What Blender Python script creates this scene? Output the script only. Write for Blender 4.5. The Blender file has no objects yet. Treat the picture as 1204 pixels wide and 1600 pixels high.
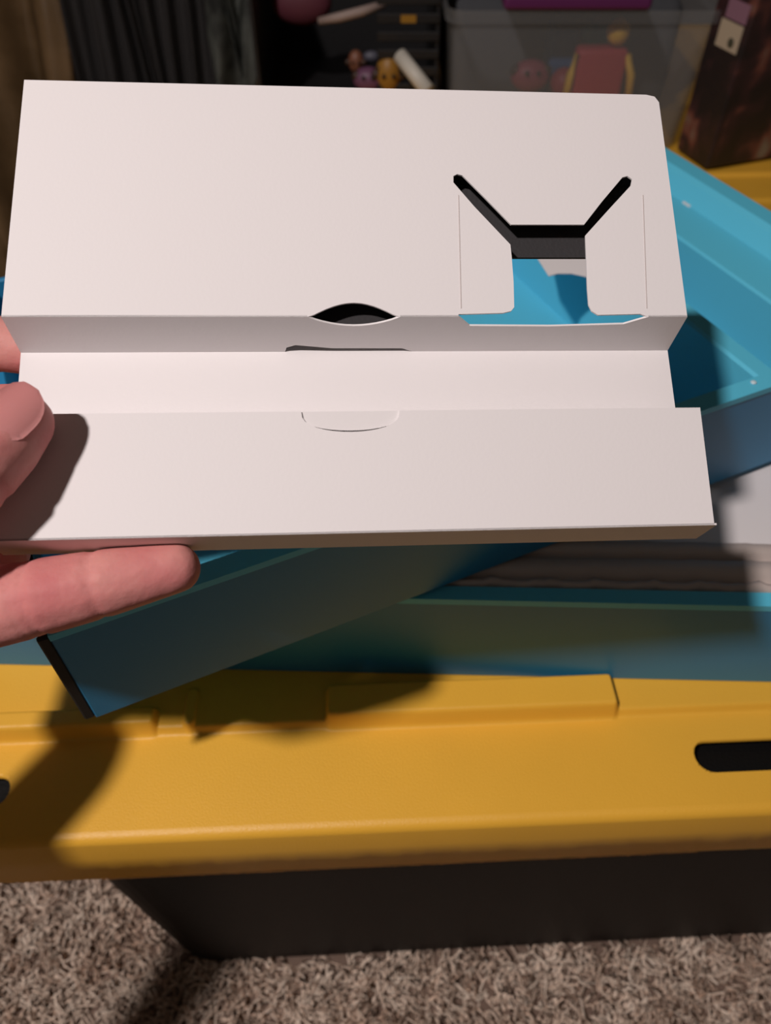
import bpy, bmesh, math, random
import numpy as np
from mathutils import Vector, Matrix
random.seed(7); rng = np.random.default_rng(7)
S = bpy.context.scene
COL = S.collection
# ---------------------------------------------------------------- camera
H = 0.77; PITCH = 48.0; F = 1200.0
cam_d = bpy.data.cameras.new('camera'); cam = bpy.data.objects.new('camera', cam_d); COL.objects.link(cam)
cam_d.sensor_fit = 'HORIZONTAL'; cam_d.sensor_width = 36.0; cam_d.lens = 36.0*F/1204.0
cam.location = (0, 0, H); cam.rotation_euler = (math.radians(90-PITCH), 0, 0)
cam_d.clip_start = 0.01; cam_d.clip_end = 30
cam_d.dof.use_dof = True; cam_d.dof.focus_distance = 0.275; cam_d.dof.aperture_fstop = 14.0
S.camera = cam
# ---------------------------------------------------------------- light
w = bpy.data.worlds.new('world'); S.world = w; w.use_nodes = True
w.node_tree.nodes['Background'].inputs[0].default_value = (1.0, 0.80, 0.66, 1)
w.node_tree.nodes['Background'].inputs[1].default_value = 0.055
LD = bpy.data.lights.new('ceiling_lamp', 'AREA'); LD.shape = 'DISK'; LD.size = 0.075; LD.energy = 15.8; LD.color = (1.0, 0.90, 0.865)
lamp = bpy.data.objects.new('ceiling_lamp', LD); COL.objects.link(lamp)
lamp.location = (-0.53, -0.25, 1.66)
lamp.rotation_euler = (Vector((0.0, 0.25, 0.5))-Vector(lamp.location)).to_track_quat('-Z', 'Y').to_euler()
S.view_settings.view_transform = 'Standard'; S.view_settings.look = 'None'
S.view_settings.exposure = 0.0; S.view_settings.gamma = 1.0; S.view_settings.use_curve_mapping = False

# ---------------------------------------------------------------- camera-calibrated survey helpers (pixel -> point on a real plane)
a_ = math.radians(PITCH)
FW = np.array([0, math.cos(a_), -math.sin(a_)]); UP = np.array([0, math.sin(a_), math.cos(a_)]); RT = np.array([1., 0, 0]); C0 = np.array([0, 0, H])
def ray(px, py): return FW + RT*(px-602)/F - UP*(py-800)/F
def P(px, py, z):
    d = ray(px, py); return C0 + d*((z-H)/d[2])

# ---------------------------------------------------------------- helpers
def lin(c):
    return tuple(((x/255)/12.92 if x/255 <= .04045 else ((x/255+.055)/1.055)**2.4) for x in c)
def mat(name, c, rough=0.6, bump=0, bscale=400, var=0.0, vscale=6, spec=0.5, sss=0, trans=0, alpha=1.0, c2=None, coat=0):
    m = bpy.data.materials.new(name); m.use_nodes = True; nt = m.node_tree; b = nt.nodes['Principled BSDF']
    col = lin(c); b.inputs['Roughness'].default_value = rough; b.inputs['Specular IOR Level'].default_value = spec
    b.inputs['Base Color'].default_value = (*col, 1)
    tc = nt.nodes.new('ShaderNodeTexCoord')
    if var or c2:
        n = nt.nodes.new('ShaderNodeTexNoise'); n.inputs['Scale'].default_value = vscale; n.inputs['Detail'].default_value = 4
        nt.links.new(tc.outputs['Object'], n.inputs['Vector'])
        r = nt.nodes.new('ShaderNodeValToRGB'); r.color_ramp.elements[0].position = .35; r.color_ramp.elements[1].position = .65
        o = lin(c2) if c2 else tuple(x*(1-var) for x in col)
        r.color_ramp.elements[0].color = (*o, 1); r.color_ramp.elements[1].color = (*col, 1)
        nt.links.new(n.outputs['Fac'], r.inputs['Fac']); nt.links.new(r.outputs['Color'], b.inputs['Base Color'])
    if bump:
        n2 = nt.nodes.new('ShaderNodeTexNoise'); n2.inputs['Scale'].default_value = bscale; n2.inputs['Detail'].default_value = 3
        nt.links.new(tc.outputs['Object'], n2.inputs['Vector'])
        bp = nt.nodes.new('ShaderNodeBump'); bp.inputs['Strength'].default_value = bump; bp.inputs['Distance'].default_value = .001
        nt.links.new(n2.outputs['Fac'], bp.inputs['Height']); nt.links.new(bp.outputs['Normal'], b.inputs['Normal'])
    if sss:
        b.inputs['Subsurface Weight'].default_value = sss; b.inputs['Subsurface Radius'].default_value = (1, .35, .2); b.inputs['Subsurface Scale'].default_value = .004
    if trans: b.inputs['Transmission Weight'].default_value = trans
    if coat: b.inputs['Coat Weight'].default_value = coat; b.inputs['Coat Roughness'].default_value = .3
    b.inputs['Alpha'].default_value = alpha
    return m
def tag(o, label=None, cat=None, group=None, kind=None):
    if label: o['label'] = label
    if cat: o['category'] = cat
    if group: o['group'] = group
    if kind: o['kind'] = kind
    return o
def obj(name, me, m=None, parent=None, loc=None, rot=None, smooth=False):
    if isinstance(me, bmesh.types.BMesh):
        bm = me; me = bpy.data.meshes.new(name); bm.normal_update(); bm.to_mesh(me); bm.free()
    o = bpy.data.objects.new(name, me); COL.objects.link(o)
    if m: me.materials.append(m)
    if parent: o.parent = parent
    if loc is not None: o.location = loc
    if rot is not None: o.rotation_euler = rot
    if smooth: me.polygons.foreach_set('use_smooth', [True]*len(me.polygons))
    return o
def empty(name, loc=(0, 0, 0), rz=0, M=None):
    o = bpy.data.objects.new(name, None); COL.objects.link(o); o.empty_display_size = .02
    if M is not None: o.matrix_world = M
    else: o.location = loc; o.rotation_euler = (0, 0, rz)
    return o
def np_mesh(name, V, Fc):
    me = bpy.data.meshes.new(name); me.from_pydata([tuple(v) for v in V], [], [tuple(f) for f in Fc]); me.update(); return me
def add_box(bm, x0, x1, y0, y1, z0, z1, bev=0.0, seg=2, M=None):
    r = bmesh.ops.create_cube(bm, size=1)
    for v in r['verts']:
        v.co = Vector((x0+(v.co.x+.5)*(x1-x0), y0+(v.co.y+.5)*(y1-y0), z0+(v.co.z+.5)*(z1-z0)))
    vs = r['verts']
    if bev:
        es = list({e for v in vs for e in v.link_edges})
        q = bmesh.ops.bevel(bm, geom=es, offset=bev, segments=seg, affect='EDGES', profile=.5)
        vs = list({v for f in q['faces'] for v in f.verts} | {v for v in vs if v.is_valid})
    if M is not None:
        bmesh.ops.transform(bm, matrix=M, verts=[v for v in vs if v.is_valid])
    return bm
def box(x0, x1, y0, y1, z0, z1, bev=0.0, seg=2):
    return add_box(bmesh.new(), x0, x1, y0, y1, z0, z1, bev, seg)
def extr(profile, x0, x1, thick=None, closed=False):
    """sweep a (y, z) profile along x"""
    bm = bmesh.new(); n = len(profile)
    A = [bm.verts.new((x0, y, z)) for y, z in profile]; B = [bm.verts.new((x1, y, z)) for y, z in profile]
    for i in range(n if closed else n-1):
        j = (i+1) % n; bm.faces.new((A[i], B[i], B[j], A[j]))
    if closed: bm.faces.new(A); bm.faces.new(B[::-1])
    bmesh.ops.recalc_face_normals(bm, faces=bm.faces)
    if thick: solid(bm, thick)
    return bm
def solid(bm, t):
    bmesh.ops.solidify(bm, geom=list(bm.faces), thickness=t); bmesh.ops.recalc_face_normals(bm, faces=bm.faces)
def plate(outer, holes=(), t=.0008, z=0.0):
    """flat sheet (x, y) with holes, its top at z, thickness t downwards"""
    bm = bmesh.new(); es = []
    for L in [outer, *holes]:
        vs = [bm.verts.new((x, y, z)) for x, y in L]
        for i in range(len(vs)): es.append(bm.edges.new((vs[i], vs[(i+1) % len(vs)])))
    bmesh.ops.triangle_fill(bm, edges=es, use_beauty=True)
    bmesh.ops.dissolve_limit(bm, angle_limit=.01, verts=list(bm.verts), edges=list(bm.edges))
    for f in bm.faces:
        f.normal_update()
        if f.normal.z < 0: f.normal_flip()
    r = bmesh.ops.extrude_face_region(bm, geom=list(bm.faces))
    for g in r['geom']:
        if isinstance(g, bmesh.types.BMVert): g.co.z -= t
    bmesh.ops.recalc_face_normals(bm, faces=bm.faces)
    return bm
def tube(pts, rad, n=12, cap=True):
    bm = bmesh.new(); pts = [Vector(p) for p in pts]; k = len(pts)
    rad = rad if hasattr(rad, '__len__') else [rad]*k; rings = []
    ref = Vector((0, 0, 1))
    for i, p in enumerate(pts):
        d = (pts[min(i+1, k-1)]-pts[max(i-1, 0)]).normalized()
        r0 = ref if abs(d.dot(ref)) < .95 else Vector((1, 0, 0))
        a = d.cross(r0).normalized(); b = a.cross(d)
        rings.append([bm.verts.new(p+(a*math.cos(2*math.pi*j/n)+b*math.sin(2*math.pi*j/n))*rad[i]) for j in range(n)])
    for i in range(k-1):
        for j in range(n): bm.faces.new((rings[i][j], rings[i][(j+1) % n], rings[i+1][(j+1) % n], rings[i+1][j]))
    if cap: bm.faces.new(rings[0][::-1]); bm.faces.new(rings[-1])
    bmesh.ops.recalc_face_normals(bm, faces=bm.faces)
    return bm
def ball(c, r, sc=(1, 1, 1), n=20):
    bm = bmesh.new(); bmesh.ops.create_uvsphere(bm, u_segments=n, v_segments=n//2+2, radius=r)
    for v in bm.verts: v.co = Vector((v.co.x*sc[0], v.co.y*sc[1], v.co.z*sc[2]))+Vector(c)
    return bm

# ---------------------------------------------------------------- materials
M_white = mat('white_card', (228, 224, 225), .62, bump=.04, bscale=900, spec=.3)
M_dark = mat('shade_dark_card', (46, 44, 46), .8, bump=.2, bscale=900)  # deep shade inside the insert put into the inner card's colour
M_yellow = mat('yellow_plastic', (242, 184, 62), .42, bump=.25, bscale=1200, var=.06, vscale=9)
M_black = mat('black_plastic', (9, 8, 8), .55, bump=.3, bscale=700, spec=.22)
M_blue = mat('blue_card', (92, 196, 226), .5, bump=.1, bscale=900, spec=.35)
M_blue_shade = mat('shaded_blue_side', (40, 128, 176), .42, bump=.1, bscale=900, spec=.4, c2=(46, 136, 180), vscale=5)  # darker copy of the blue card, shade of the upright sides in its colour
M_ink = mat('black_card_edge', (20, 18, 18), .7)
M_film = mat('cloudy_film', (188, 176, 170), .35, bump=.5, bscale=90, spec=.5)
M_carpet = None

# ---------------------------------------------------------------- floor, wall
tag(obj('floor', box(-2.2, 2.6, -1.2, 2.4, -.05, -.002), mat('carpet_backing', (120, 100, 88), .95, bump=1, bscale=200)), kind='structure')
tag(obj('wall_back', box(-2.2, 2.6, 2.0, 2.06, -.002, 2.4), mat('wall_paint', (92, 84, 78), .8, bump=.3, bscale=80)), kind='structure')
def carpet():
    N = 62000
    x = rng.uniform(-.75, .95, N); y = rng.uniform(-.32, .34, N)
    n2 = 62000; x2 = rng.uniform(-1.9, 2.0, n2); y2 = rng.uniform(-1.1, 1.3, n2); far = ~((x2 > -.75) & (x2 < .95) & (y2 > -.32) & (y2 < .34)); x2 = x2[far]; y2 = y2[far]; n2 = len(x2)
    x = np.r_[x, x2]; y = np.r_[y, y2]; big = np.r_[np.ones(N), np.full(n2, 2.4)]
    c_, s_ = math.cos(math.radians(2.5)), math.sin(math.radians(2.5))
    def foot(x, y, ox, oy, x0, x1, y0, y1):
        lx = (x-ox)*c_+(y-oy)*s_; ly = -(x-ox)*s_+(y-oy)*c_
        return (lx > x0) & (lx < x1) & (ly > y0) & (ly < y1)
    keep = ~(foot(x, y, 0, .1525, -.198, .432, .010, .532) | foot(x, y, 0, .84, -.142, .882, .010, .602) | ((y > .98) & (x < -.1) & (x > -1.2)))
    x = x[keep]; y = y[keep]; big = big[keep]
    K = len(x)
    # clumps lean the same way
    wx = x+.006*np.sin(y*310)+.004*np.sin(y*133+x*70); wy = y+.006*np.sin(x*290)+.004*np.sin(x*121+y*90); gx = np.floor(wx/.014); gy = np.floor(wy/.014)
    hsh = np.sin(gx*127.1+gy*311.7)*43758.5453; hsh -= np.floor(hsh)
    hs2 = np.sin(gx*269.5+gy*183.3)*24634.63; hs2 -= np.floor(hs2)
    ang = hsh*2*np.pi + rng.normal(0, .3, K); lean = (.3+.9*hs2)*rng.uniform(.6, 1.3, K)
    L = rng.uniform(.011, .019, K)*np.where(big > 1, 1.5, 1); wd = rng.uniform(.0009, .0015, K)*big
    d = np.stack([np.cos(ang), np.sin(ang), np.zeros(K)], 1); s = np.stack([-np.sin(ang), np.cos(ang), np.zeros(K)], 1)
    curl = rng.normal(0, .6, K)
    V = []; prev = None
    base = np.stack([x, y, np.full(K, -.002)], 1)
    segs = 3
    for i in range(segs+1):
        t = i/segs
        c = base + d*(L*lean*t**1.6)[:, None] + s*(L*curl*np.sin(t*3.0))[:, None]
        c[:, 2] += L*(t - .28*lean*t*t)
        ww = wd*(1-.4*t)
        V += [c - s*ww[:, None], c + s*ww[:, None] , c + d*(ww*.9)[:, None] + np.array([0, 0, 1])*(ww*.5)[:, None]]
    V = np.stack(V, 1)                                     # K, 3*(segs+1), 3
    nv = 3*(segs+1); fc = []
    for i in range(segs):
        a = 3*i
        for j in ((0, 1), (1, 2), (2, 0)): fc.append((a+j[0], a+j[1], a+3+j[1], a+3+j[0]))
    fc = np.array(fc); Fq = (fc[None]+(np.arange(K)*nv)[:, None, None]).reshape(-1, 4)
    me = bpy.data.meshes.new('carpet_pile')
    me.vertices.add(K*nv); me.vertices.foreach_set('co', V.reshape(-1))
    me.loops.add(Fq.size); me.loops.foreach_set('vertex_index', Fq.reshape(-1).astype(np.int32))
    me.polygons.add(len(Fq)); me.polygons.foreach_set('loop_start', np.arange(0, Fq.size, 4, dtype=np.int32)); me.polygons.foreach_set('loop_total', np.full(len(Fq), 4, dtype=np.int32))
    me.update(calc_edges=True)
    me.polygons.foreach_set('use_smooth', np.ones(len(Fq), dtype=bool))
    at = me.attributes.new('tone', 'FLOAT', 'POINT'); tone = np.clip(.5*hs2+.5*rng.uniform(0, 1, K), 0, 1)
    at.data.foreach_set('value', np.repeat(tone, nv))
    m = mat('shag_fibre', (190, 165, 148), .8, spec=.25); nt = m.node_tree
    an = nt.nodes.new('ShaderNodeAttribute'); an.attribute_name = 'tone'
    r = nt.nodes.new('ShaderNodeValToRGB'); r.color_ramp.elements[0].color = (*lin((224, 190, 166)), 1); r.color_ramp.elements[1].color = (*lin((255, 238, 220)), 1)
    nt.links.new(an.outputs['Fac'], r.inputs['Fac']); nt.links.new(r.outputs['Color'], nt.nodes['Principled BSDF'].inputs['Base Color'])
    o = obj('carpet_pile', me, m)
    tag(o, 'beige shag carpet pile with long curling fibres around the black tote', 'carpet', kind='stuff')
carpet()

# ---------------------------------------------------------------- storage tote (lid local frame: x along the front edge, y away from it)
LZ = .356
def sst(x, a, b):
    t = np.clip((x-a)/(b-a), 0, 1); return t*t*(3-2*t)
def block(X, Y, x0, x1, y0, y1, h, e=.004, r=.006):
    cx, cy, hx, hy = (x0+x1)/2, (y0+y1)/2, (x1-x0)/2, (y1-y0)/2
    qx = np.abs(X-cx)-hx+r; qy = np.abs(Y-cy)-hy+r
    d = np.hypot(np.maximum(qx, 0), np.maximum(qy, 0))+np.minimum(np.maximum(qx, qy), 0)-r
    return h*sst(-d, 0, e)
def rr_loop(x0, x1, y0, y1, r, n=8):
    L = []
    for cx, cy, a0 in ((x1-r, y0+r, -90), (x1-r, y1-r, 0), (x0+r, y1-r, 90), (x0+r, y0+r, 180)):
        for i in range(n+1):
            a = math.radians(a0+90*i/n); L.append((cx+r*math.cos(a), cy+r*math.sin(a)))
    return L
def loft(loops):
    """loops: list of lists of 3d points"""
    bm = bmesh.new(); R = [[bm.verts.new(p) for p in L] for L in loops]; n = len(R[0])
    for a, b in zip(R, R[1:]):
        for j in range(n): bm.faces.new((a[j], a[(j+1) % n], b[(j+1) % n], b[j]))
    return bm, R
def make_lid(parent, x0, x1, y1, slots, blocks, base_inner, jag=True):
    xs = np.unique(np.round(np.r_[np.arange(x0, x1, .005), x1, *[np.arange(a-.012, a+.012, .001) for a in [b[0] for b in blocks]+[b[1] for b in blocks]+[s[0] for s in slots]+[s[1] for s in slots] if x0+.013 < a < x1-.013]], 5))
    ys = np.unique(np.round(np.r_[np.arange(.0, .092, .001), np.arange(.092, y1, .005), y1], 5))
    xs = xs[np.r_[True, np.diff(xs) > .0004]]; ys = ys[np.r_[True, np.diff(ys) > .0004]]
    X, Y = np.meshgrid(xs, ys); Z = np.full_like(X, LZ)
    Z = Z + block(X, Y, x0+.052, x1-.052, .0525, y1-.052, base_inner, e=.004)
    bz = np.zeros_like(X)
    for b in blocks: bz = np.maximum(bz, block(X, Y, *b[:5], e=b[5] if len(b) > 5 else .005))
    Z = np.maximum(Z, LZ+bz)
    # slots
    def sdf(X, Y, s):
        ax, bx, cy, r = s[0]+s[3], s[1]-s[3], s[2], s[3]
        px = np.clip(X, ax, bx); return np.hypot(X-px, Y-cy)-r, px, cy, r
    inside = np.zeros_like(X, bool)
    for s in slots:
        d, px, cy, r = sdf(X, Y, s)
        near = (np.abs(d) < .0009); k = np.where(near, r/np.maximum(np.hypot(X-px, Y-cy), 1e-6), 1)
        X = px+(X-px)*k; Y = cy+(Y-cy)*k
        inside |= (d < -.0009)
    ny, nx = X.shape; V = np.stack([X, Y, Z], -1).reshape(-1, 3); ins = inside.reshape(-1)
    idx = np.arange(nx*ny).reshape(ny, nx)
    q = np.stack([idx[:-1, :-1], idx[:-1, 1:], idx[1:, 1:], idx[1:, :-1]], -1).reshape(-1, 4)
    q = q[~ins[q].any(1)]
    me = np_mesh('lid_top', V, q)
    bm = bmesh.new(); bm.from_mesh(me); bpy.data.meshes.remove(me)
    bmesh.ops.delete(bm, geom=[v for v in bm.verts if not v.link_faces], context='VERTS')
    hole = [e for e in bm.edges if e.is_boundary and min(v.co.x for v in e.verts) > x0+1e-4 and max(v.co.x for v in e.verts) < x1-1e-4 and min(v.co.y for v in e.verts) > 1e-4 and max(v.co.y for v in e.verts) < y1-1e-4]
    g = bmesh.ops.extrude_edge_only(bm, edges=hole)
    for v in g['geom']:
        if isinstance(v, bmesh.types.BMVert): v.co.z -= .004
    bmesh.ops.recalc_face_normals(bm, faces=bm.faces)
    if sum(f.normal.z for f in bm.faces) < 0: bmesh.ops.reverse_faces(bm, faces=bm.faces)
    top = obj('lid', bm, M_yellow, parent, smooth=True)
    # rolled outer edge and skirt
    n = 200
    def loop(o, z, jz=0):
        L = []
        for i in range(n): L.append((x0-o+(x1-x0+2*o)*i/n, -o, z))
        for i in range(20): L.append((x1+o, -o+(y1+2*o)*i/20, z))
        for i in range(40): L.append((x1+o-(x1-x0+2*o)*i/40, y1+o, z))
        for i in range(20): L.append((x0-o, y1+o-(y1+2*o)*i/20, z))
        if jz: L = [(p[0], p[1], p[2]+random.uniform(-jz, jz)) for p in L]
        return L
    R = .006; loops = [loop(R*math.sin(t), LZ-R*(1-math.cos(t))) for t in [math.radians(a) for a in (0, 15, 30, 45, 60, 72, 80)]]
    loops += [loop(R+.0015, LZ-.020), loop(R+.0035, LZ-.046, .0004), loop(R+.0015, LZ-.0465, .0004), loop(R-.001, LZ-.02), loop(R-.004, LZ-.008)]
    bm, _ = loft(loops); bmesh.ops.recalc_face_normals(bm, faces=bm.faces)
    obj('lid_skirt', bm, M_yellow, parent, smooth=True)
    if jag:
        xs_ = np.arange(-.16, .18, .0016); hh = np.clip(rng.normal(.0002, .0006, len(xs_)), .00005, .0016)*(np.sin(xs_*61)*.5+.6)
        bm = bmesh.new(); G = [[bm.verts.new((x, -R-.0038, LZ-.0458)) for x in xs_], [bm.verts.new((x, -R-.0039, LZ-.0462-abs(h))) for x, h in zip(xs_, hh)]]
        for i in range(len(xs_)-1): bm.faces.new((G[0][i], G[0][i+1], G[1][i+1], G[1][i]))
        solid(bm, .0003)
        f = obj('mould_flash', bm, mat('worn_plastic', (205, 150, 80), .6), parent); f['label'] = 'ragged pale moulding flash under the lid edge'
def make_body(parent, x0, x1, y0, y1, z1, tap=.011, r=.05):
    t = .004; L = []
    def lp(o, z, rr): return [(x, y, z) for x, y in rr_loop(x0-o, x1+o, y0-o, y1+o, rr, 10)]
    L += [lp(-.008, .0, r-.006), lp(-.002, .002, r-.002), lp(0, .008, r)]
    L += [lp(tap*.75, z1*.75, r), lp(tap*.8, z1-.065, r), lp(tap*.8+.003, z1-.062, r), lp(tap, z1-.001, r), lp(tap-t, z1-.001, r-t), lp(-t, .006, r-t)]
    bm, R = loft(L); bm.faces.new(R[0][::-1]); bm.faces.new(R[-1])
    bmesh.ops.recalc_face_normals(bm, faces=bm.faces)
    return obj('body', bm, M_black, parent, smooth=False)
tote = empty('storage_tote', (0, .1525, 0), math.radians(2.5))
tag(tote, 'black plastic storage tote with yellow lid standing on the beige shag carpet', 'storage tote')
make_lid(tote, -.29, .52, .55, [(-.30+.02, -.2045, .0240, .0090), (.1755, .275, .0270, .0096)],
         [(-.30+.06, -.126, .0515, .070, .0115), (-.0345, .1405, .0515, .079, .0125), (-.1165, -.104, .0525, .082, .0075, .004)], .0045)
make_body(tote, -.196, .43, .012, .53, LZ-.004)
b = obj('rim', loft([[(x, y, z) for x, y in rr_loop(-.225, .455, .003, .545, .05, 8)] for z in (LZ-.03, LZ-.012)] )[0], M_black, tote)
bm = plate(rr_loop(-.275, .505, .006, .54, .02), [rr_loop(-.19, .43, .06, .50, .03)], .003, LZ-.012)
o = obj('flange', bm, M_black, tote)

tote2 = empty('storage_tote', (.0, .84, 0), math.radians(2.5))
tag(tote2, 'second yellow-lidded black tote behind the blue box, carrying the clear bin', 'storage tote')
make_lid(tote2, -.20, .95, .62, [], [(-.1, .8, .0515, .070, .004)], .003, jag=False)
make_body(tote2, -.14, .88, .012, .60, LZ-.004)

# ---------------------------------------------------------------- lower blue tray on the lid
def tray_parts(parent, L, W, Hh, t, wallmat, inmat):
    obj('front_wall', box(0, L, 0, t, 0, Hh, .0006, 1), wallmat, parent)
    obj('back_wall', box(0, L, W-t, W, 0, Hh, .0006, 1), wallmat, parent)
    obj('left_wall', box(0, t, t, W-t, 0, Hh, .0006, 1), wallmat, parent)
    obj('right_wall', box(L-t, L, t, W-t, 0, Hh, .0006, 1), wallmat, parent)
    obj('base', box(t, L-t, t, W-t, 0, .003), inmat, parent)
A = empty('blue_tray', (-.238, .2437, LZ+.0046), math.radians(-1.48))
tag(A, 'shallow blue cardboard tray lying lowest on the yellow lid, holding a film-wrapped white box', 'box')
AH = .438-LZ-.0046
tray_parts(A, .66, .27, AH, .006, M_blue_shade, M_blue)
rim = obj('rim_fold', extr([(-.0004, AH-.004), (-.0004, AH+.0006), (.0085, AH+.0006), (.0085, AH-.006), (.0065, AH-.006), (.0065, AH)], .0, .66, closed=True), M_blue, A)
# white box inside
wb = empty('white_box', (.0, 0, 0)); wb.location = A.location; wb.rotation_euler = A.rotation_euler
tag(wb, 'flat white box wrapped in cloudy plastic film inside the lower blue tray', 'box')
obj('box_body', box(.009, .651, .036, .262, .0035, AH-.001, .001, 1), M_white, wb)
prof = [(.0095, AH-.010), (.0098, AH-.002), (.012, AH+.0012), (.0145, AH+.0004), (.0155, AH-.003), (.0175, AH-.0025), (.0185, AH+.0012), (.029, AH+.0016), (.0305, AH-.0005), (.0315, AH-.0032), (.0328, AH-.003), (.0337, AH+.0012), (.041, AH+.0022), (.0425, AH-.0002)]
bm = bmesh.new(); nx = 160; G = []
for i in range(nx+1):
    x = .01+.64*i/nx; wv = .0009*math.sin(i*.9)+.0006*math.sin(i*2.3+1)
    G.append([bm.verts.new((x, y+(wv if j < 5 else wv*.25)*(1 if j > 0 else 0), z+(abs(wv)*.8 if 1 <= j <= 3 else 0))) for j, (y, z) in enumerate(prof)])
for i in range(nx):
    for j in range(len(prof)-1): bm.faces.new((G[i][j], G[i+1][j], G[i+1][j+1], G[i][j+1]))
f = obj('plastic_film', bm, M_film, wb, smooth=True); f['label'] = 'folded cloudy plastic film edge'
f.modifiers.new('s', 'SOLIDIFY').thickness = .0003

# ---------------------------------------------------------------- upper open blue box
BZ = .4425; BH = .511-BZ; BL = .513; BW = .285
B = empty('open_blue_box', (-.1335, .1667, BZ), math.radians(24.7))
tag(B, 'large open blue cardboard box with shade-tinted sides and stepped compartments, under the white insert', 'box')
T = .004
fw_ = obj('front_wall', box(0, BL, 0, T, 0, BH, .0006, 1), M_blue_shade, B)
obj('back_wall', box(0, BL, BW-T, BW, 0, BH, .0006, 1), M_blue_shade, B)
obj('left_wall', box(0, T, T, BW-T, 0, BH, .0006, 1), M_blue_shade, B)
obj('base', box(T, BL-T, T, BW-T, 0, .003), M_blue, B)
obj('rim_fold', extr([(-.0004, BH-.003), (-.0004, BH+.0008), (.0098, BH+.0008), (.0098, BH-.02), (.0078, BH-.02), (.0078, BH)], 0, .505, closed=True), M_blue, B)
def prof_y(pr, y0, y1):          # sweep (x, z) profile along y
    bm = extr(pr, y0, y1, closed=True)
    for v in bm.verts: v.co = Vector((v.co.y, v.co.x, v.co.z))
    bmesh.ops.recalc_face_normals(bm, faces=bm.faces); return bm
obj('divider', prof_y([(.3715, .003), (.3715, BH-.001), (.373, BH+.0006), (.383, BH+.0006), (.3845, BH-.001), (.3845, .003)], .0098, BW-T), M_blue, B)
obj('stepped_end', prof_y([(.453, .003), (.453, BH-.0165), (.4545, BH-.015), (.487, BH-.0135), (.494, BH-.002), (.497, BH+.001), (.511, BH+.001), (BL, BH-.001), (BL, 0), (.509, 0), (.509, BH-.004), (.498, BH-.004), (.486, BH-.016), (.456, BH-.0175), (.456, .003)], .0098, BW-T), M_blue, B)
obj('right_wall', box(.5095, BL, 0, T, 0, BH), M_blue_shade, B)
e_ = obj('black_liner_edge', box(-.0048, .0, .0004, .0034, .0006, BH-.001, .0008, 1), M_ink, B); e_['label'] = 'thin black card edge at the left end'
e_2 = obj('black_liner_edge', box(-.0022, -.0002, .0036, BW-.002, .0006, BH-.001), M_ink, B)
k_ = obj('rivet', ball((.3655, .0062, BH+.0012), .0016, (1, 1, .5)), mat('glue_dot', (200, 220, 228), .3), B); k_['label'] = 'tiny pale glue dot at the corner'
s_ = obj('paper_scrap', box(.486, .4935, .198, .206, BH-.0136, BH-.0125), M_white, B); s_['label'] = 'small white paper scrap on the ledge'
# things in the box seen through the cut-out of the insert
zp = BZ+BH+.0014
pp = obj('white_paper', plate([tuple(P(*q, zp)[:2]) for q in ((836, 398), (857, 431), (872, 427), (893, 427), (916, 432), (950, 440), (985, 385), (930, 320), (840, 330))], (), .0005, zp), M_white)
tag(pp, 'scrap of white paper on the open blue box, seen through the cut-out', 'paper')

# ---------------------------------------------------------------- white insert (plane frame solved from its parallel edges)
O = Vector((-.0973, .1669, .6585)); EX = Vector((.9966, .0688, -.0460)).normalized(); EN = Vector((.0733, -.4759, .8764)).normalized()
EY = EN.cross(EX).normalized(); EN = EX.cross(EY)
KS = 1.28                                # true size of the card and the hand next to the boxes
OW = Vector(C0)+(O-Vector(C0))*KS
MI = Matrix(((EX.x, EY.x, EN.x, OW.x), (EX.y, EY.y, EN.y, OW.y), (EX.z, EY.z, EN.z, OW.z), (0, 0, 0, 1))) @ Matrix.Scale(KS, 4)
def uv(px, py, h=0.0):
    d = Vector(ray(px, py)); t = ((O - Vector(C0)).dot(EN) - h)/d.dot(EN); q = Vector(C0)+d*t-O
    return (q.dot(EX), q.dot(EY))
def ip(px, py, h=0.0):            # point in the insert's own frame, h below its top plane
    u, v = uv(px, py, h); return Vector((u, v, -h))
I = empty('card_insert', M=MI)
tag(I, 'white folded cardboard packing insert with cut-outs held in the hand above the boxes', 'card insert')
HS = .0135; TK = .0005; Wd = .1800; VT = -.0035
TOPV = .0713
hole = [uv(*p) for p in [(708, 275), (714, 272), (722, 274), (760, 312), (798, 351), (912, 351), (940, 315), (972, 277), (980, 275), (987, 280), (985, 290), (950, 328), (914, 368), (915, 400), (917, 450), (919, 476), (924, 486), (934, 492)]]
hole += [(uv(1010, 490)[0], .0006), (uv(716, 492)[0], .0006), uv(785, 489), uv(798, 486), uv(803, 480), uv(802, 440), uv(799, 400), uv(797, 382), uv(741, 323), uv(708, 285)]
# bottom slots run through the fold, so the cut is open there: build the panel outline with the cut as a notch
arc = [uv(480+145*i/14, 497-24*math.sin(math.pi*i/14)) for i in range(15)]
arc = [(u, max(v, .0)) for u, v in arc]
cut = hole[:18] + [uv(960, 493), (uv(1012, 490)[0], .0)]
right_part = list(reversed(cut))                # from fold at right, up and round the arms ...
left_part = [(uv(716, 492)[0], .0), (uv(716, 490)[0], .0008), uv(785, 489), uv(798, 486), uv(803, 480), uv(802, 440), uv(799, 400), uv(797, 382), uv(741, 323), uv(708, 285)]
outline = [(0, 0)] + [(arc[0][0], 0)] + arc[1:-1] + [(arc[-1][0], 0)] + left_part + hole[:18] + [(uv(1000, 491.5)[0], .0009), (uv(1012, 490)[0], .0)] + [(Wd, 0), (Wd+.0006, TOPV-.0025), (Wd-.0005, TOPV-.0006), (Wd-.003, TOPV), (.0008, TOPV)]
obj('top_panel', plate(outline, (), TK, 0), M_white, I)
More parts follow.
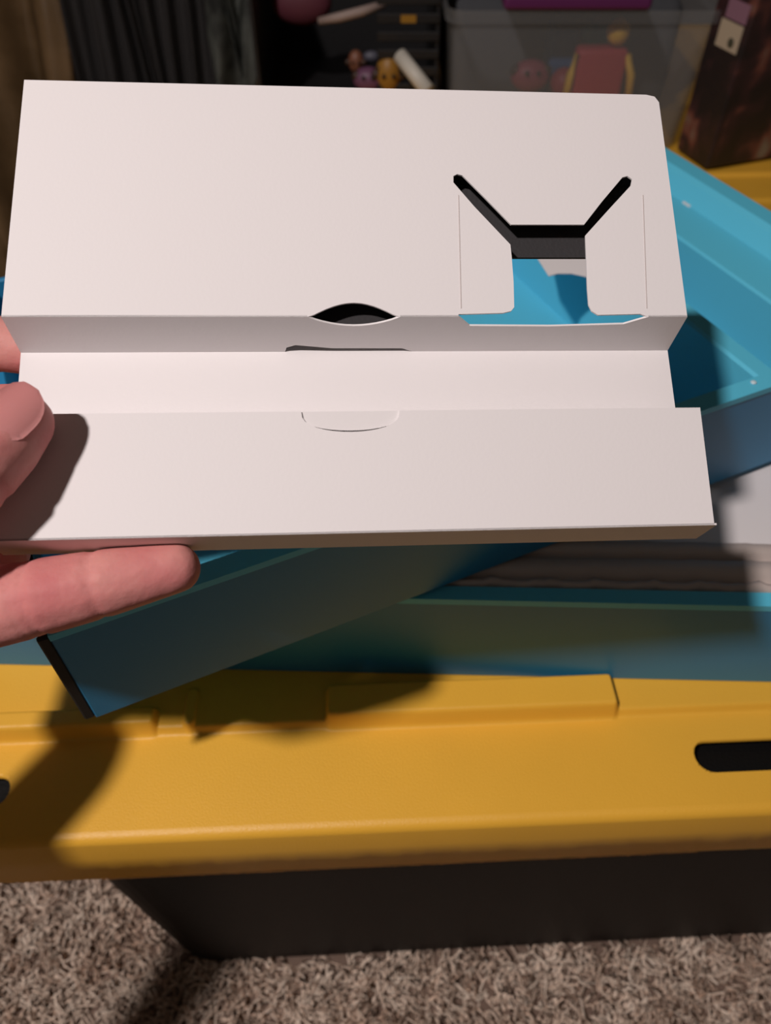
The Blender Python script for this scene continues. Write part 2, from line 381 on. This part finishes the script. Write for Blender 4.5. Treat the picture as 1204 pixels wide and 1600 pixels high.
# score lines of the two side flaps, crease shade painted as thin grey strips
for px in (716, 1004):
    p0 = uv(px, 305); p1 = uv(px+(4 if px < 900 else 6), 482)
    bm = bmesh.new(); add_box(bm, -.00012, .00012, 0, 1, 0, .00012)
    for v in bm.verts:
        t = v.co.y; v.co = Vector((p0[0]+(p1[0]-p0[0])*t+v.co.x, p0[1]+(p1[1]-p0[1])*t, v.co.z))
    obj('score_shade_line', bm, mat('score_shade', (196, 186, 184), .7), I)
# step wall between the raised panel and the valley (local y from 0 to VT, z from 0 to -HS)
def wall_sheet(pts, fn, t=TK):
    bm = plate(pts, (), t, 0)
    for v in bm.verts: v.co = fn(v.co)
    bmesh.ops.recalc_face_normals(bm, faces=bm.faces); return bm
def stepf(c):      # x along, y = distance down the wall, z = sheet thickness into the card
    k = c.y/HS; return Vector((c.x, VT*k - c.z*(-1)*1.0 if False else VT*k - c.z, -HS*k)) if False else Vector((c.x, VT*k-c.z*(-1)*-1, -HS*k))
def step_to(c):
    k = c.y/HS; return Vector((c.x, VT*k + (-c.z), -HS*k))
xL = uv(716, 492)[0]; xR = uv(1012, 490)[0]; a0 = arc[0][0]; a1 = arc[-1][0]
m0 = uv(447, 540)[0]; m1 = uv(648, 538)[0]
st = [(0, 0), (a0, 0), *[(a0+(a1-a0)*i/12, .0034*math.sin(math.pi*i/12)**.8) for i in range(1, 12)], (a1, 0), (xL, 0), (xL+.0035, .0034), ((xL+xR)/2, .0036), (xR-.006, .0028), (xR, 0), (Wd, 0), (Wd, HS), (m1+.001, HS), (m1-.0008, .0128), (m1-.002, .0122), (m0+.012, .0121), (m0+.002, .0108), (m0-.0005, .0118), (m0-.001, HS), (0, HS)]
obj('step_panel', wall_sheet(st, step_to), M_white, I)
# valley panel, running on under the lower panel
obj('valley_panel', plate([(0, VT), (m0-.003, VT), (m0-.003, .008), (m1+.003, .008), (m1+.003, VT), (Wd, VT), (Wd, -.0575), (0, -.0575)], (), TK, -HS), M_white, I)
# tongue of card that bridges from the valley into the half-round notch
c0 = uv(551, 655)[0]; rN = .0125
# lower panel with half-round notch in its upper edge
YL = -.0262; YB = -.0580
LPx0 = .0; nt_ = []
for i in range(17):
    a = math.pi*i/16; nt_.append((c0-.0005-rN*math.cos(a), YL-.0056*math.sin(a)**.75))
obj('lower_panel', plate([(LPx0, YL)]+nt_+[(Wd, YL), (Wd-.0006, YB), (LPx0+.0022, YB), (LPx0, YB)], (), TK, 0), M_white, I)
# rising wall (hidden side) left and right of the notch
for x0, x1 in ((0, c0-rN), (c0+rN, Wd)):
    obj('riser', box(x0, x1, YL-.0009, YL, -HS, -.0009), M_white, I)
tg = [(c0-rN*1.05, -.0)] 
bm = plate([(c0-rN*1.05, YL+.0001)]+[(c0-.0005-rN*1.05*math.cos(math.pi*i/16), YL-.0049*math.sin(math.pi*i/16)**.75) for i in range(17)]+[(c0+rN*1.05, YL+.0001)], (), .0008, -.0005)
for v in bm.verts:                       # slightly tipped towards its free edge
    v.co.z += (v.co.y-YL)*.12
add_box(bm, c0-rN*1.05, c0+rN*1.05, YL-.0007, YL+.0001, -HS, -.0010)
obj('tongue', bm, M_white, I)
obj('front_wall', wall_sheet([(0.0, 0), (Wd, 0), (Wd+.0005, .0125), (0, .0125)], lambda c: Vector((c.x, YB-.0010*c.y/.0125-(-c.z)*-1, -c.y))), M_white, I)
obj('back_wall', box(.0008, Wd-.001, TOPV-.0009, TOPV, -HS, -.0005), M_white, I)
ic = obj('inner_card', plate([(.004, .006), (a0-.006, .006), (a0-.006, .0004), (a1+.006, .0004), (a1+.006, .006), (uv(690, 400)[0], .006), (uv(700, 400)[0], uv(700, 403, .006)[1]), (uv(1010, 400)[0], uv(1010, 403, .006)[1]), (Wd-.004, uv(1010, 403, .006)[1]), (Wd-.004, TOPV-.001), (.004, TOPV-.001)], (), .0008, -.0058), M_dark, I)
ic['label'] = 'inner card behind the cut-outs, coloured charcoal for the shade there'

# ---------------------------------------------------------------- hand (built in the insert's frame, one continuous skin)
def chain_mesh(chains, vox):
    bm = bmesh.new()
    for ch in chains:
        for (p0, r0), (p1, r1) in zip(ch, ch[1:]):
            p0 = Vector(p0); p1 = Vector(p1); n = max(2, int((p1-p0).length/(min(r0, r1)*.22)))
            for i in range(n+1):
                t = i/n; r = r0+(r1-r0)*t
                g = bmesh.ops.create_icosphere(bm, subdivisions=2, radius=r)
                c = p0.lerp(p1, t)
                for v in g['verts']: v.co += c
    me = bpy.data.meshes.new('tmp'); bm.to_mesh(me); bm.free()
    o = bpy.data.objects.new('tmp', me); COL.objects.link(o)
    m = o.modifiers.new('r', 'REMESH'); m.mode = 'VOXEL'; m.voxel_size = vox; m.use_smooth_shade = True
    s = o.modifiers.new('s', 'SMOOTH'); s.iterations = 6; s.factor = .5
    dg = bpy.context.evaluated_depsgraph_get(); ev = o.evaluated_get(dg)
    res = bpy.data.meshes.new_from_object(ev, depsgraph=dg)
    bpy.data.objects.remove(o); bpy.data.meshes.remove(me)
    return res
RB = .0092
th = [ip(34, 661, -.0076), ip(-50, 738, -.0120), ip(-170, 850, -.0120), ip(-300, 900, .014)]
thumb = [(th[0], .0077), (th[0].lerp(th[1], .45), .0096), (th[1], .0104), (th[2], .0112), (th[3], .0145)]
lf = [ip(274, 888, .0085), ip(170, 910, .0085), ip(62, 933, .0090), ip(-50, 958, .012), ip(-190, 930, .028)]
little = [(lf[0], .0066), (lf[1], .0088), (lf[2], .0101), (lf[3], .0108), (lf[4], .0110)]
def hid(y, x1, x2, x3, r=.0074, h=.0235):
    return [(ip(x3, y-8, h), r*.88), (ip(x2, y, h), r), (ip(x1, y+2, h+.001), r*1.08), (ip(-70, y+14, h+.002), r*1.2), (ip(-200, y+30, h+.006), r*1.35)]
index = [(ip(95, 560, .0240), .0066), (ip(40, 545, .0240), .0076), (ip(-12, 535, .0235), .0082), (ip(-80, 560, .026), .0092), (ip(-190, 640, .030), .0105)]
middle = hid(642, 8, 110, 200, .0076)
ring = hid(765, 10, 110, 190, .0071)
palm = [[(ip(-8, 862, .030), .0095), (ip(-150, 850, .03), .012)], [(ip(-190, 640, .030), .012), (ip(-300, 720, .036), .013), (ip(-420, 860, .034), .015)],
        [(ip(-200, 745, .030), .012), (ip(-310, 790, .036), .0135), (ip(-420, 880, .034), .015)],
        [(ip(-195, 840, .030), .012), (ip(-310, 860, .035), .014), (ip(-420, 900, .034), .015)],
        [(ip(-190, 930, .028), .011), (ip(-300, 930, .034), .0135), (ip(-420, 930, .034), .015)],
        [(th[3], .0145), (ip(-420, 910, .028), .016)]]
MII = MI.inverted(); wr = MII @ Vector((-.226, .118, .560)); el = MII @ Vector((-.405, -.165, .556))
arm = [[(ip(-420, 900, .033), .016), (wr, .0145), (wr.lerp(el, .35), .0165), (el, .022)],
       [(ip(-420, 875, .033), .015), (wr+Vector((.0, .006, 0)), .0135), (wr.lerp(el, .35)+Vector((0, .006, 0)), .0155)],
       [(ip(-420, 925, .033), .015), (wr-Vector((.0, .006, 0)), .0135), (wr.lerp(el, .35)-Vector((0, .006, 0)), .0155)]]
hm = chain_mesh([thumb, little, index, middle, ring]+palm+arm, .00115)
# press in the finger creases
n = len(hm.vertices); co = np.empty(n*3); hm.vertices.foreach_get('co', co); co = co.reshape(-1, 3)
def crease(A_, B_, t, depth, wdt, rmax):
    A_ = np.array(A_); B_ = np.array(B_); d = B_-A_; L = np.linalg.norm(d); d /= L
    rel = co-A_; s = rel@d; rad = rel-np.outer(s, d); rr = np.linalg.norm(rad, axis=1)
    k = np.exp(-((s-t*L)/wdt)**2)*(rr < rmax)
    co[:] = co-rad/np.maximum(rr, 1e-6)[:, None]*(k*depth)[:, None]
crease(lf[1], lf[2], .15, .0004, .0011, .0125); crease(lf[2], lf[3], .0, .0006, .0011, .013); crease(lf[2], lf[3], .14, .0004, .0009, .013)
crease(th[0], th[1], .95, .0004, .0012, .012)
hm.vertices.foreach_set('co', co.reshape(-1)); hm.update()
M_skin = mat('skin', (212, 148, 141), .6, bump=.25, bscale=420, sss=.2, c2=(196, 116, 116), vscale=45, spec=.25)
hm.materials.clear()
hand = obj('hand', hm, M_skin, None, smooth=True); hand.matrix_world = MI
tag(hand, 'left hand entering from the left, thumb on the white insert and one finger under it', 'hand')
# thumbnail: a curved plate on the side of the thumb that faces up
ax = (th[0]-th[1]).normalized(); cn = th[0].lerp(th[1], .16)
vdir = (MI.inverted() @ Vector(C0) - cn).normalized()
upd = (vdir*.95+Vector((-.30, .55, .25))).normalized(); upd = (upd-ax*upd.dot(ax)).normalized(); sd = ax.cross(upd)
bm = bmesh.new(); G = []
for i in range(13):
    t = i/12; row = []
    for j in range(13):
        s = (j/12-.5)*2; l = (t-.42)*.0150; a = s*math.radians(52)*math.sqrt(max(.05, 1-(max(0, t-.45)/.57)**2.6))*math.sqrt(max(.2, 1-(max(0, .3-t)/.34)**2))
        rr = .0092 - .0011*t*t
        row.append(bm.verts.new(cn+ax*l+(upd*math.cos(a)+sd*math.sin(a))*rr))
    G.append(row)
for i in range(12):
    for j in range(12): bm.faces.new((G[i][j], G[i+1][j], G[i+1][j+1], G[i][j+1]))
solid(bm, .0003)
nl = obj('thumbnail', bm, mat('nail', (218, 150, 148), .22, spec=.6, coat=.3, sss=.1), hand, smooth=True)
nl['label'] = 'glossy pink thumbnail'
# sleeve end on the forearm
d_ = (el-wr).normalized(); sl = obj('sleeve', tube([wr.lerp(el, .55), wr.lerp(el, .8), el, el+d_*.05, el+d_*.2], [.025, .028, .031, .034, .038], 28), mat('grey_knit', (80, 78, 84), .9, bump=.6, bscale=300), hand, smooth=True)

# ---------------------------------------------------------------- background things
def drape(name, x0, x1, y, z0, z1, amp, freq, m, lean=.0, seed=0, nx=120, nz=30):
    bm = bmesh.new(); G = []
    for i in range(nz+1):
        row = []
        for j in range(nx+1):
            u = j/nx; v = i/nz; x = x0+(x1-x0)*u
            ph = seed+1.3*math.sin(seed+u*5)+.5*v
            row.append(bm.verts.new((x+.01*math.sin(v*5+u*9+seed), y+lean*v+amp*math.sin(freq*u+ph)+amp*.4*math.sin(freq*2.3*u+ph*2+v*3), z0+(z1-z0)*v)))
        G.append(row)
    for i in range(nz):
        for j in range(nx): bm.faces.new((G[i][j], G[i][j+1], G[i+1][j+1], G[i+1][j]))
    solid(bm, .004)
    return obj(name, bm, m, None, smooth=True)
tag(drape('brown_blanket', -1.15, -.425, 1.06, .012, .66, .035, 30, mat('brown_satin', (158, 128, 92), .27, bump=.4, bscale=40, c2=(104, 82, 54), vscale=9, spec=.6), lean=.18, seed=.6),
    'brown satiny blanket hanging in folds at the far left', 'blanket')
tag(drape('grey_curtain', -.412, -.235, 1.12, .012, .72, .010, 46, mat('charcoal_cloth', (66, 64, 64), .8, bump=.4, bscale=120), lean=.05, seed=2.1, nx=200),
    'charcoal ribbed cloth hanging beside the black crate', 'curtain')
tag(drape('plastic_bag', -.215, -.168, 1.08, LZ+.012, .62, .012, 14, mat('grey_film_bag', (112, 116, 110), .3, bump=.6, bscale=60, c2=(58, 60, 58), vscale=30), lean=.05, seed=3.0, nx=60),
    'crumpled grey plastic bag between charcoal cloth and black crate', 'bag')
Z2 = LZ+.0045
# black crate
M_bk = mat('crate_black', (20, 19, 21), .6, bump=.3, bscale=300)
cr = empty('black_crate', (-.16, 1.04, Z2)); tag(cr, 'black slatted plastic crate full of odds and ends behind the insert', 'crate')
cw, cd, chh = .225, .26, .20
obj('base', box(0, cw, 0, cd, 0, .006), M_bk, cr)
for (x0, x1, y0, y1) in ((0, cw, cd-.005, cd), (0, .005, 0, cd), (cw-.005, cw, 0, cd)):
    obj('side_panel', box(x0, x1, y0, y1, .004, chh, .001, 1), M_bk, cr)
obj('front_panel', box(0, cw, 0, .005, .004, .045, .001, 1), M_bk, cr)
for k in range(8):
    obj('slat', box(.150, cw, -.003, .002, .045+.019*k, .055+.019*k, .001, 1), M_bk, cr)
lb = obj('label_plate', box(.178, .196, -.0045, -.003, .122, .130), mat('gold_plate', (150, 110, 40), .4), cr)
def world(px, py, Y):
    d = ray(px, py); t = Y/d[1]; return C0+d*t
# contents of the crate
p = world(470, 5, 1.12)
tag(obj('maroon_pouch', ball((p[0], 1.125, p[2]), .032, (1.2, .6, .8)), mat('maroon_cloth', (88, 38, 52), .7, bump=.6, bscale=60), smooth=True), 'dark maroon cloth pouch heaped in the black crate', 'pouch')
pts = [world(498, 33, 1.075), world(530, 27, 1.07), world(565, 18, 1.072), world(600, 6, 1.08)]
st_ = obj('strap', tube(pts, [.004, .0055, .0055, .004], 10), mat('pale_strap', (150, 132, 124), .6), smooth=True); tag(st_, 'pale twisted strap draped across the black crate', 'strap')
p0 = world(624, 86, 1.022); p1 = world(668, 142, .985)
stk = obj('white_stick', tube([p0, p1], .0088, 14), mat('ivory_plastic', (205, 200, 188), .5), smooth=True); tag(stk, 'white plastic stick leaning against the black crate', 'stick')
def blob_toy(name, px, py, Y, r, c, label, cat, sc=(1, 1, 1), extra=None):
    p = world(px, py, Y); e = empty(name, (p[0], p[1], p[2]-r*sc[2])); tag(e, label, cat)
    obj('toy_body', ball((0, 0, r*sc[2]), r, sc), mat(name+'_paint', c, .5), e, smooth=True)
    if extra: extra(e, r)
    return e
def ears(e, r):
    for s in (-1, 1): obj('arm', ball((s*r*.9, -.003, r*1.2), r*.35, (1, .8, 1)), mat('toy_dark', (60, 40, 30), .5), e, smooth=True)
    for s in (-1, 1): obj('eye', ball((s*r*.35, -r*.85, r*1.3), r*.14), mat('toy_eye', (20, 16, 12), .4), e, smooth=True)
blob_toy('gold_toy', 607, 114, 1.045, .0175, (150, 108, 40), 'small round gold toy beside the white stick', 'toy', (.9, .8, 1.25), ears)
blob_toy('purple_toy', 575, 124, 1.05, .016, (104, 66, 92), 'dull purple soft toy heaped left of the gold toy', 'toy', (1.2, .8, .9), ears)
blob_toy('tan_toy', 556, 96, 1.07, .011, (120, 76, 56), 'small tan toy head above the purple toy', 'toy', (.9, .8, 1.2), ears)
blob_toy('grey_toy', 580, 88, 1.075, .008, (84, 84, 96), 'tiny grey toy piece behind the tan toy', 'toy', (1.3, .8, .8))

# clear bin
M_clear = mat('cloudy_clear_plastic', (138, 141, 143), .45, spec=.4, alpha=.25, bump=.3, bscale=50)
cb = empty('clear_bin', (.070, .965, Z2)); tag(cb, 'cloudy clear plastic bin of toys standing right of the black crate', 'bin')
bw, bd, bh = .304, .29, .154
def tapered(z, o): return [(x, y, z) for x, y in rr_loop(0-o+.012, bw+o-.012, 0-o+.012, bd+o-.012, .018, 6)]
bm, R = loft([tapered(0, -.002), tapered(.004, 0), tapered(bh-.014, .010), tapered(bh-.012, .016), tapered(bh, .016), tapered(bh, .013), tapered(bh-.014, .0085), tapered(.005, -.002)])
bm.faces.new(R[0][::-1]); bmesh.ops.recalc_face_normals(bm, faces=bm.faces)
obj('bin_body', bm, M_clear, cb, smooth=False)
gc = obj('added_grey_cloth', box(.006, bw-.006, .115, bd-.008, .006, .135, .02, 4), mat('grey_fleece', (70, 72, 76), .9, bump=.8, bscale=90), None, smooth=True); gc.location = cb.location  # added to darken what shows through the clear plastic
tag(gc, 'folded dark grey cloth added to darken the back of the clear bin', 'cloth')
M_pur = mat('purple_plastic', (92, 34, 84), .45)
pl = obj('purple_case', box(0, .16, 0, .20, 0, .016, .005, 3), M_pur); p = world(832, 14, 1.10); pl.location = (p[0]-.055, .958, Z2+bh+.0006)
tag(pl, 'flat purple plastic case lying across the rim of the clear bin', 'case')
# toys inside the bin
yb = 1.015
def pxbox(name, x0, x1, y0, y1, Y, dep, c, label, cat, bev=.003):
    a = world(x0, y1, Y); b = world(x1, y0, Y)
    o = obj(name, box(0, b[0]-a[0], 0, dep, 0, b[2]-a[2], bev, 2), mat(name+'_m', c, .5)); o.location = (a[0], Y, a[2]); tag(o, label, cat); return o
pxbox('blue_block', 848, 905, 52, 170, yb+.02, .05, (52, 96, 150), 'blue plastic box standing inside the clear bin', 'toy box')
pxbox('green_case', 868, 925, 24, 52, yb+.035, .05, (58, 66, 52), 'dark green case on top inside the clear bin', 'case')
blob_toy('teal_toy', 930, 52, yb+.03, .014, (60, 140, 150), 'small teal toy above the yellow-headed figure', 'toy', (1.3, .8, .8))
blob_toy('pink_toy', 828, 118, yb+.005, .020, (150, 66, 84), 'pink toy lying left of the blue box in the bin', 'toy', (1.2, .8, .9), ears)
# figure with red body, yellow head and arms
p = world(925, 165, yb-.012); fg = empty('toy_figure', (p[0], yb-.012, p[2])); tag(fg, 'toy figure with red body, yellow head and yellow arms in the clear bin', 'toy')
M_red = mat('toy_red', (190, 58, 70), .5); M_ty = mat('toy_yellow', (236, 190, 60), .5)
obj('torso', box(-.030, .030, -.008, .016, .0, .064, .006, 3), M_red, fg, smooth=True)
obj('head', ball((.014, .0, .080), .0128, (1, 1, 1.05)), M_ty, fg, smooth=True)
for s in (-1, 1): obj('arm', tube([(s*.029, -.004, .058), (s*.036, -.010, .038), (s*.038, -.014, .012)], [.004, .0048, .004], 10), M_ty, fg, smooth=True)
blob_toy('red_ball', 880, 128, yb-.004, .016, (150, 48, 62), 'dull red ball beside the toy figure', 'ball')

# printed game box at the right
g0 = P(1102, 264, LZ+.008); g1 = P(1056, 232, LZ+.008)
dv = g1-g0; gl = np.hypot(dv[0], dv[1]); ga = math.atan2(dv[1], dv[0])
gb = empty('game_box', (g0[0], g0[1], Z2+.0035), 0); gb.rotation_euler = (0, 0, ga-math.pi/2)
tag(gb, 'dark printed game box with pale labels standing right of the clear bin', 'box')
def print_mat():
    m = bpy.data.materials.new('box_print'); m.use_nodes = True; nt = m.node_tree; b = nt.nodes['Principled BSDF']; b.inputs['Roughness'].default_value = .45
    tc = nt.nodes.new('ShaderNodeTexCoord'); n = nt.nodes.new('ShaderNodeTexNoise'); n.inputs['Scale'].default_value = 21; n.inputs['Detail'].default_value = 2; n.inputs['Distortion'].default_value = .3
    r = nt.nodes.new('ShaderNodeValToRGB'); cr_ = r.color_ramp
    cr_.elements[0].position = .0; cr_.elements[0].color = (*lin((24, 22, 26)), 1); cr_.elements[1].position = 1; cr_.elements[1].color = (*lin((150, 140, 120)), 1)
    for ps, c in ((.45, (34, 27, 28)), (.56, (58, 36, 38)), (.64, (112, 66, 56)), (.74, (120, 108, 94))):
        e = cr_.elements.new(ps); e.color = (*lin(c), 1)
    nt.links.new(tc.outputs['Object'], n.inputs['Vector']); nt.links.new(n.outputs['Fac'], r.inputs['Fac']); nt.links.new(r.outputs['Color'], b.inputs['Base Color'])
    return m
obj('carton', box(0, .30, 0, gl, 0, .30, .0015, 1), print_mat(), gb)
# labels on the narrow side (local x = -0.001)
obj('label', box(-.0012, -.0002, gl*.12, gl*.72, .120, .146), mat('cream_label', (182, 168, 146), .5), gb)
obj('label', box(-.0012, -.0002, gl*.10, gl*.66, .148, .166), mat('pink_label', (140, 104, 122), .5), gb)
obj('logo_dot', ball((-.0013, gl*.32, .128), .005, (.1, 1, 1)), mat('label_ink', (70, 70, 56), .5), gb)
